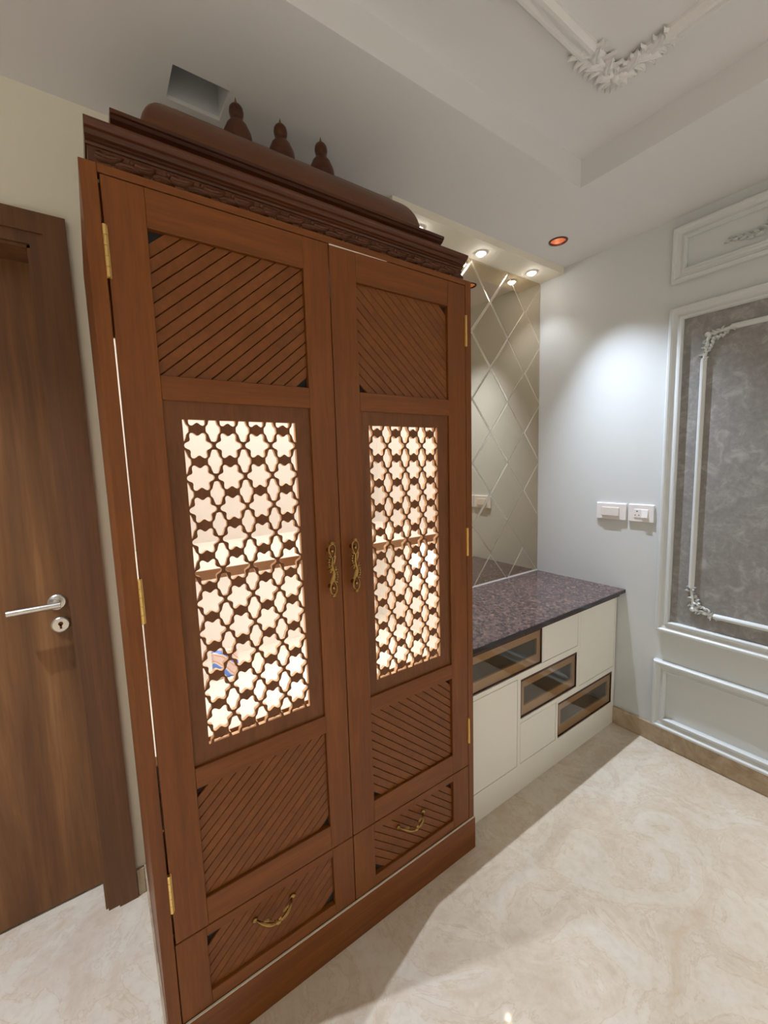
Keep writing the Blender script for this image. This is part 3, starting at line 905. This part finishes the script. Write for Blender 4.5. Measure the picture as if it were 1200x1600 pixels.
# LED strips inside
def strip(z, y, pw):
    ls = box('led_strip', 0.06, W-0.06, y-0.006, y+0.006, z, z+0.006, 'lamp_strip', cab)
    d = bpy.data.lights.new('led_strip_lamp', 'AREA'); d.shape = 'RECTANGLE'; d.size = 0.92; d.size_y = 0.03
    d.energy = pw; d.color = C_CAB
    o = bpy.data.objects.new('led_strip_lamp', d); COL.objects.link(o)
    o.parent = ls; o.location = (0, 0, -0.008)
strip(2.066, 0.16, P_CAB)
strip(1.204, 0.24, P_CAB*0.45)
# packet on the lower shelf
pk = MB().box(0.243, 0.326, 0.395, 0.420, 0.7915, 0.888, 0.004).build('packet', 'printed_packet')
tag(pk, 'small blue and orange printed packet on the lower shelf behind the left lattice', 'packet')

# ------------------------------------------------------------------ low cream cabinet and granite counter
YF = 0.069
cr = empty('low_cabinet', (1.675, 0.32, 0))
tag(cr, 'low cream lacquered cabinet with smoked glass drawers under the granite counter', 'cabinet')
CX0, CX1 = W+0.004, 2.2755
Wd = [(CX0+0.004, 1.4185, 0.131, 0.541, 'tall left door'), (1.4415, 1.7125, 0.133, 0.326, 'small lower door'),
      (1.6055, 1.8925, 0.566, 0.7385, 'small upper door'), (1.9165, 2.2585, 0.343, 0.7385, 'tall right door')]
Gd = [(CX0+0.004, 1.5950, 0.567, 0.7385, 'wide glass drawer under the counter'), (1.4440, 1.8885, 0.349, 0.531, 'middle glass drawer'), (1.7340, 2.2470, 0.133, 0.313, 'lower right glass drawer')]
sheet('face_frame', rect(CX0, CX1, 0.0, 0.744), [rect(a-0.0025, b+0.0025, c-0.0025, d+0.0025) for a, b, c, d, _ in Wd+Gd], 'xz', YF, YF+0.018, 'cream_lacquer', cr)
box('carcass_back', CX0, CX1, YB-0.02, YB-0.004, 0.0, 0.744, 'cream_lacquer', cr)
box('carcass_side', CX0, CX0+0.004, YF+0.018, YB-0.02, 0.0, 0.744, 'cream_lacquer', cr)
box('carcass_side', CX1-0.012, CX1, YF+0.018, YB-0.02, 0.0, 0.744, 'cream_lacquer', cr)
box('carcass_base', CX0+0.004, CX1-0.012, YF+0.018, YB-0.02, 0.10, 0.12, 'cream_lacquer', cr)
for a, b, c, d, lb in Wd:
    tag(MB().box(a, b, YF, YF+0.016, c, d, 0.001).build('door', 'cream_lacquer', cr), lb)
for a, b, c, d, lb in Gd:
    e = 0.004
    dr_ = MB()
    dr_.box(a, b, YF+0.001, YF+0.020, d-e*2.4, d); dr_.box(a, b, YF+0.001, YF+0.020, c, c+e)
    dr_.box(a, a+e, YF+0.001, YF+0.020, c+e, d-e*2.4); dr_.box(b-e, b, YF+0.001, YF+0.020, c+e, d-e*2.4)
    dw = tag(dr_.build('drawer', 'maroon_profile', cr), lb)
    sheet('bronze_border', rect(a+e, b-e, c+e, d-e*2.4), [rect(a+0.030, b-0.030, c+0.048, d-0.046)], 'xz', YF+0.0075, YF+0.016, 'bronze_lacquer', dw)
    box('pane', a+e, b-e, YF+0.004, YF+0.0072, c+e, d-e*2.4, 'smoked_glass', dw)
    mb = MB(); yb_ = YF+0.30
    mb.box(a+e, b-e, yb_, yb_+0.006, c+e, d-e); mb.box(a+e, b-e, YF+0.021, yb_, c+e, c+e+0.006); mb.box(a+e, b-e, YF+0.021, yb_, d-e-0.006, d-e)
    mb.box(a+e, a+e+0.006, YF+0.021, yb_, c+e+0.006, d-e-0.006); mb.box(b-e-0.006, b-e, YF+0.021, yb_, c+e+0.006, d-e-0.006)
    mb.build('drawer_box', 'drawer_inside', dw)
ct = MB().box(W+0.003, XR-0.001, 0.0295, YM-0.002, 0.7455, 0.7885, 0.002)
ct = MB().box(W+0.003, XR-0.001, 0.0295, YM-0.002, 0.7685, 0.7885, 0.002).build('counter', 'brown_granite')
MB().box(W+0.003, XR-0.001, 0.0280, 0.0294, 0.7690, 0.7868, 0.0004).build('front_edge', 'black_edge', ct)
tag(ct, 'polished dark brown speckled granite counter below the diamond mirror', 'counter')
box('counter_subtop', CX0, CX1, 0.055, YB-0.02, 0.7445, 0.7680, 'maroon_profile', cr)
MB().box(W+0.003, XR-0.001, YM-0.0018, YM+0.001, 0.7885, 0.7925).build('sealant_bead', 'white_plastic', cr)

# ------------------------------------------------------------------ bronze mirror of diamond tiles
mr = empty('mirror', ((W+XR)/2, YM+0.004, 0.79))
tag(mr, 'bronze tinted mirror in a diamond pattern above the granite counter', 'mirror')
MXA, MXB, MZA, MZB = W+0.004, XR-0.001, 0.7930, ZS-0.001
box('backing', MXA, MXB, YM+0.0045, YB-0.0005, MZA, MZB, 'dark_backing', mr)
MWd, MHd, MZ0 = 0.1504, 0.350, 0.7909
for i in range(-1, 10):
    for j in range(-1, 13):
        if (i % 2 == 0) != (j % 2 == 1): continue
        cx, cz = XR-i*MWd, MZ0+j*MHd/2
        p = [(cx-MWd, cz), (cx, cz-MHd/2), (cx+MWd, cz), (cx, cz+MHd/2)]
        p = inset(p, 0.0002)
        for nx, nz, d in ((1, 0, MXB), (-1, 0, -MXA), (0, 1, MZB), (0, -1, -MZA)):
            p = clip(p, nx, nz, d)
            if len(p) < 3: break
        if len(p) < 3 or abs(area(p)) < 1e-4: continue
        tile_xz('mirror_tile', p, YM, YM+0.0016, YM+0.0042, 0.0075, ['bronze_mirror', 'ground_edge'], mr)

# ------------------------------------------------------------------ switches on the right wall
def plate(name, label, ya, yb, z0, z1):
    r_ = empty(name, (XR, (ya+yb)/2, z0))
    tag(r_, label, 'switch' if name == 'switch' else 'socket')
    MB().box(XR-0.010, XR, ya, yb, z0, z1, 0.0025).build('plate', 'white_plastic', r_)
    return r_
s1 = plate('switch', 'white plate with one wide switch, left of the socket on the grey wall', 0.037, 0.195, 1.165, 1.254)
MB().prism([(XR-0.010, 1.184), (XR-0.017, 1.187), (XR-0.013, 1.230), (XR-0.010, 1.231)], 1, 0.073, 0.165).build('rocker', 'grey_plastic', s1)
s2 = plate('socket', 'white three-pin socket plate beside the tall wall panel', -0.097, 0.026, 1.164, 1.255)
MB().box(XR-0.0125, XR-0.010, -0.038, -0.004, 1.186, 1.230, 0.0008).build('outlet_face', 'white_plastic', s2)
of = [c for c in s2.children if c.name.startswith('outlet_face')][0]
for yy, zz, r in ((-0.019, 1.219, 0.0032), (-0.010, 1.199, 0.0026), (-0.028, 1.199, 0.0026)):
    MB().lathe([(0.0, -0.0131), (r, -0.0131), (r, -0.0124)], (XR, yy, zz), 'x', 12).build('pin_hole', 'black_plastic', of)
MB().prism([(XR-0.010, 1.185), (XR-0.018, 1.188), (XR-0.013, 1.229), (XR-0.010, 1.230)], 1, -0.070, -0.040).build('rocker', 'white_plastic', s2)
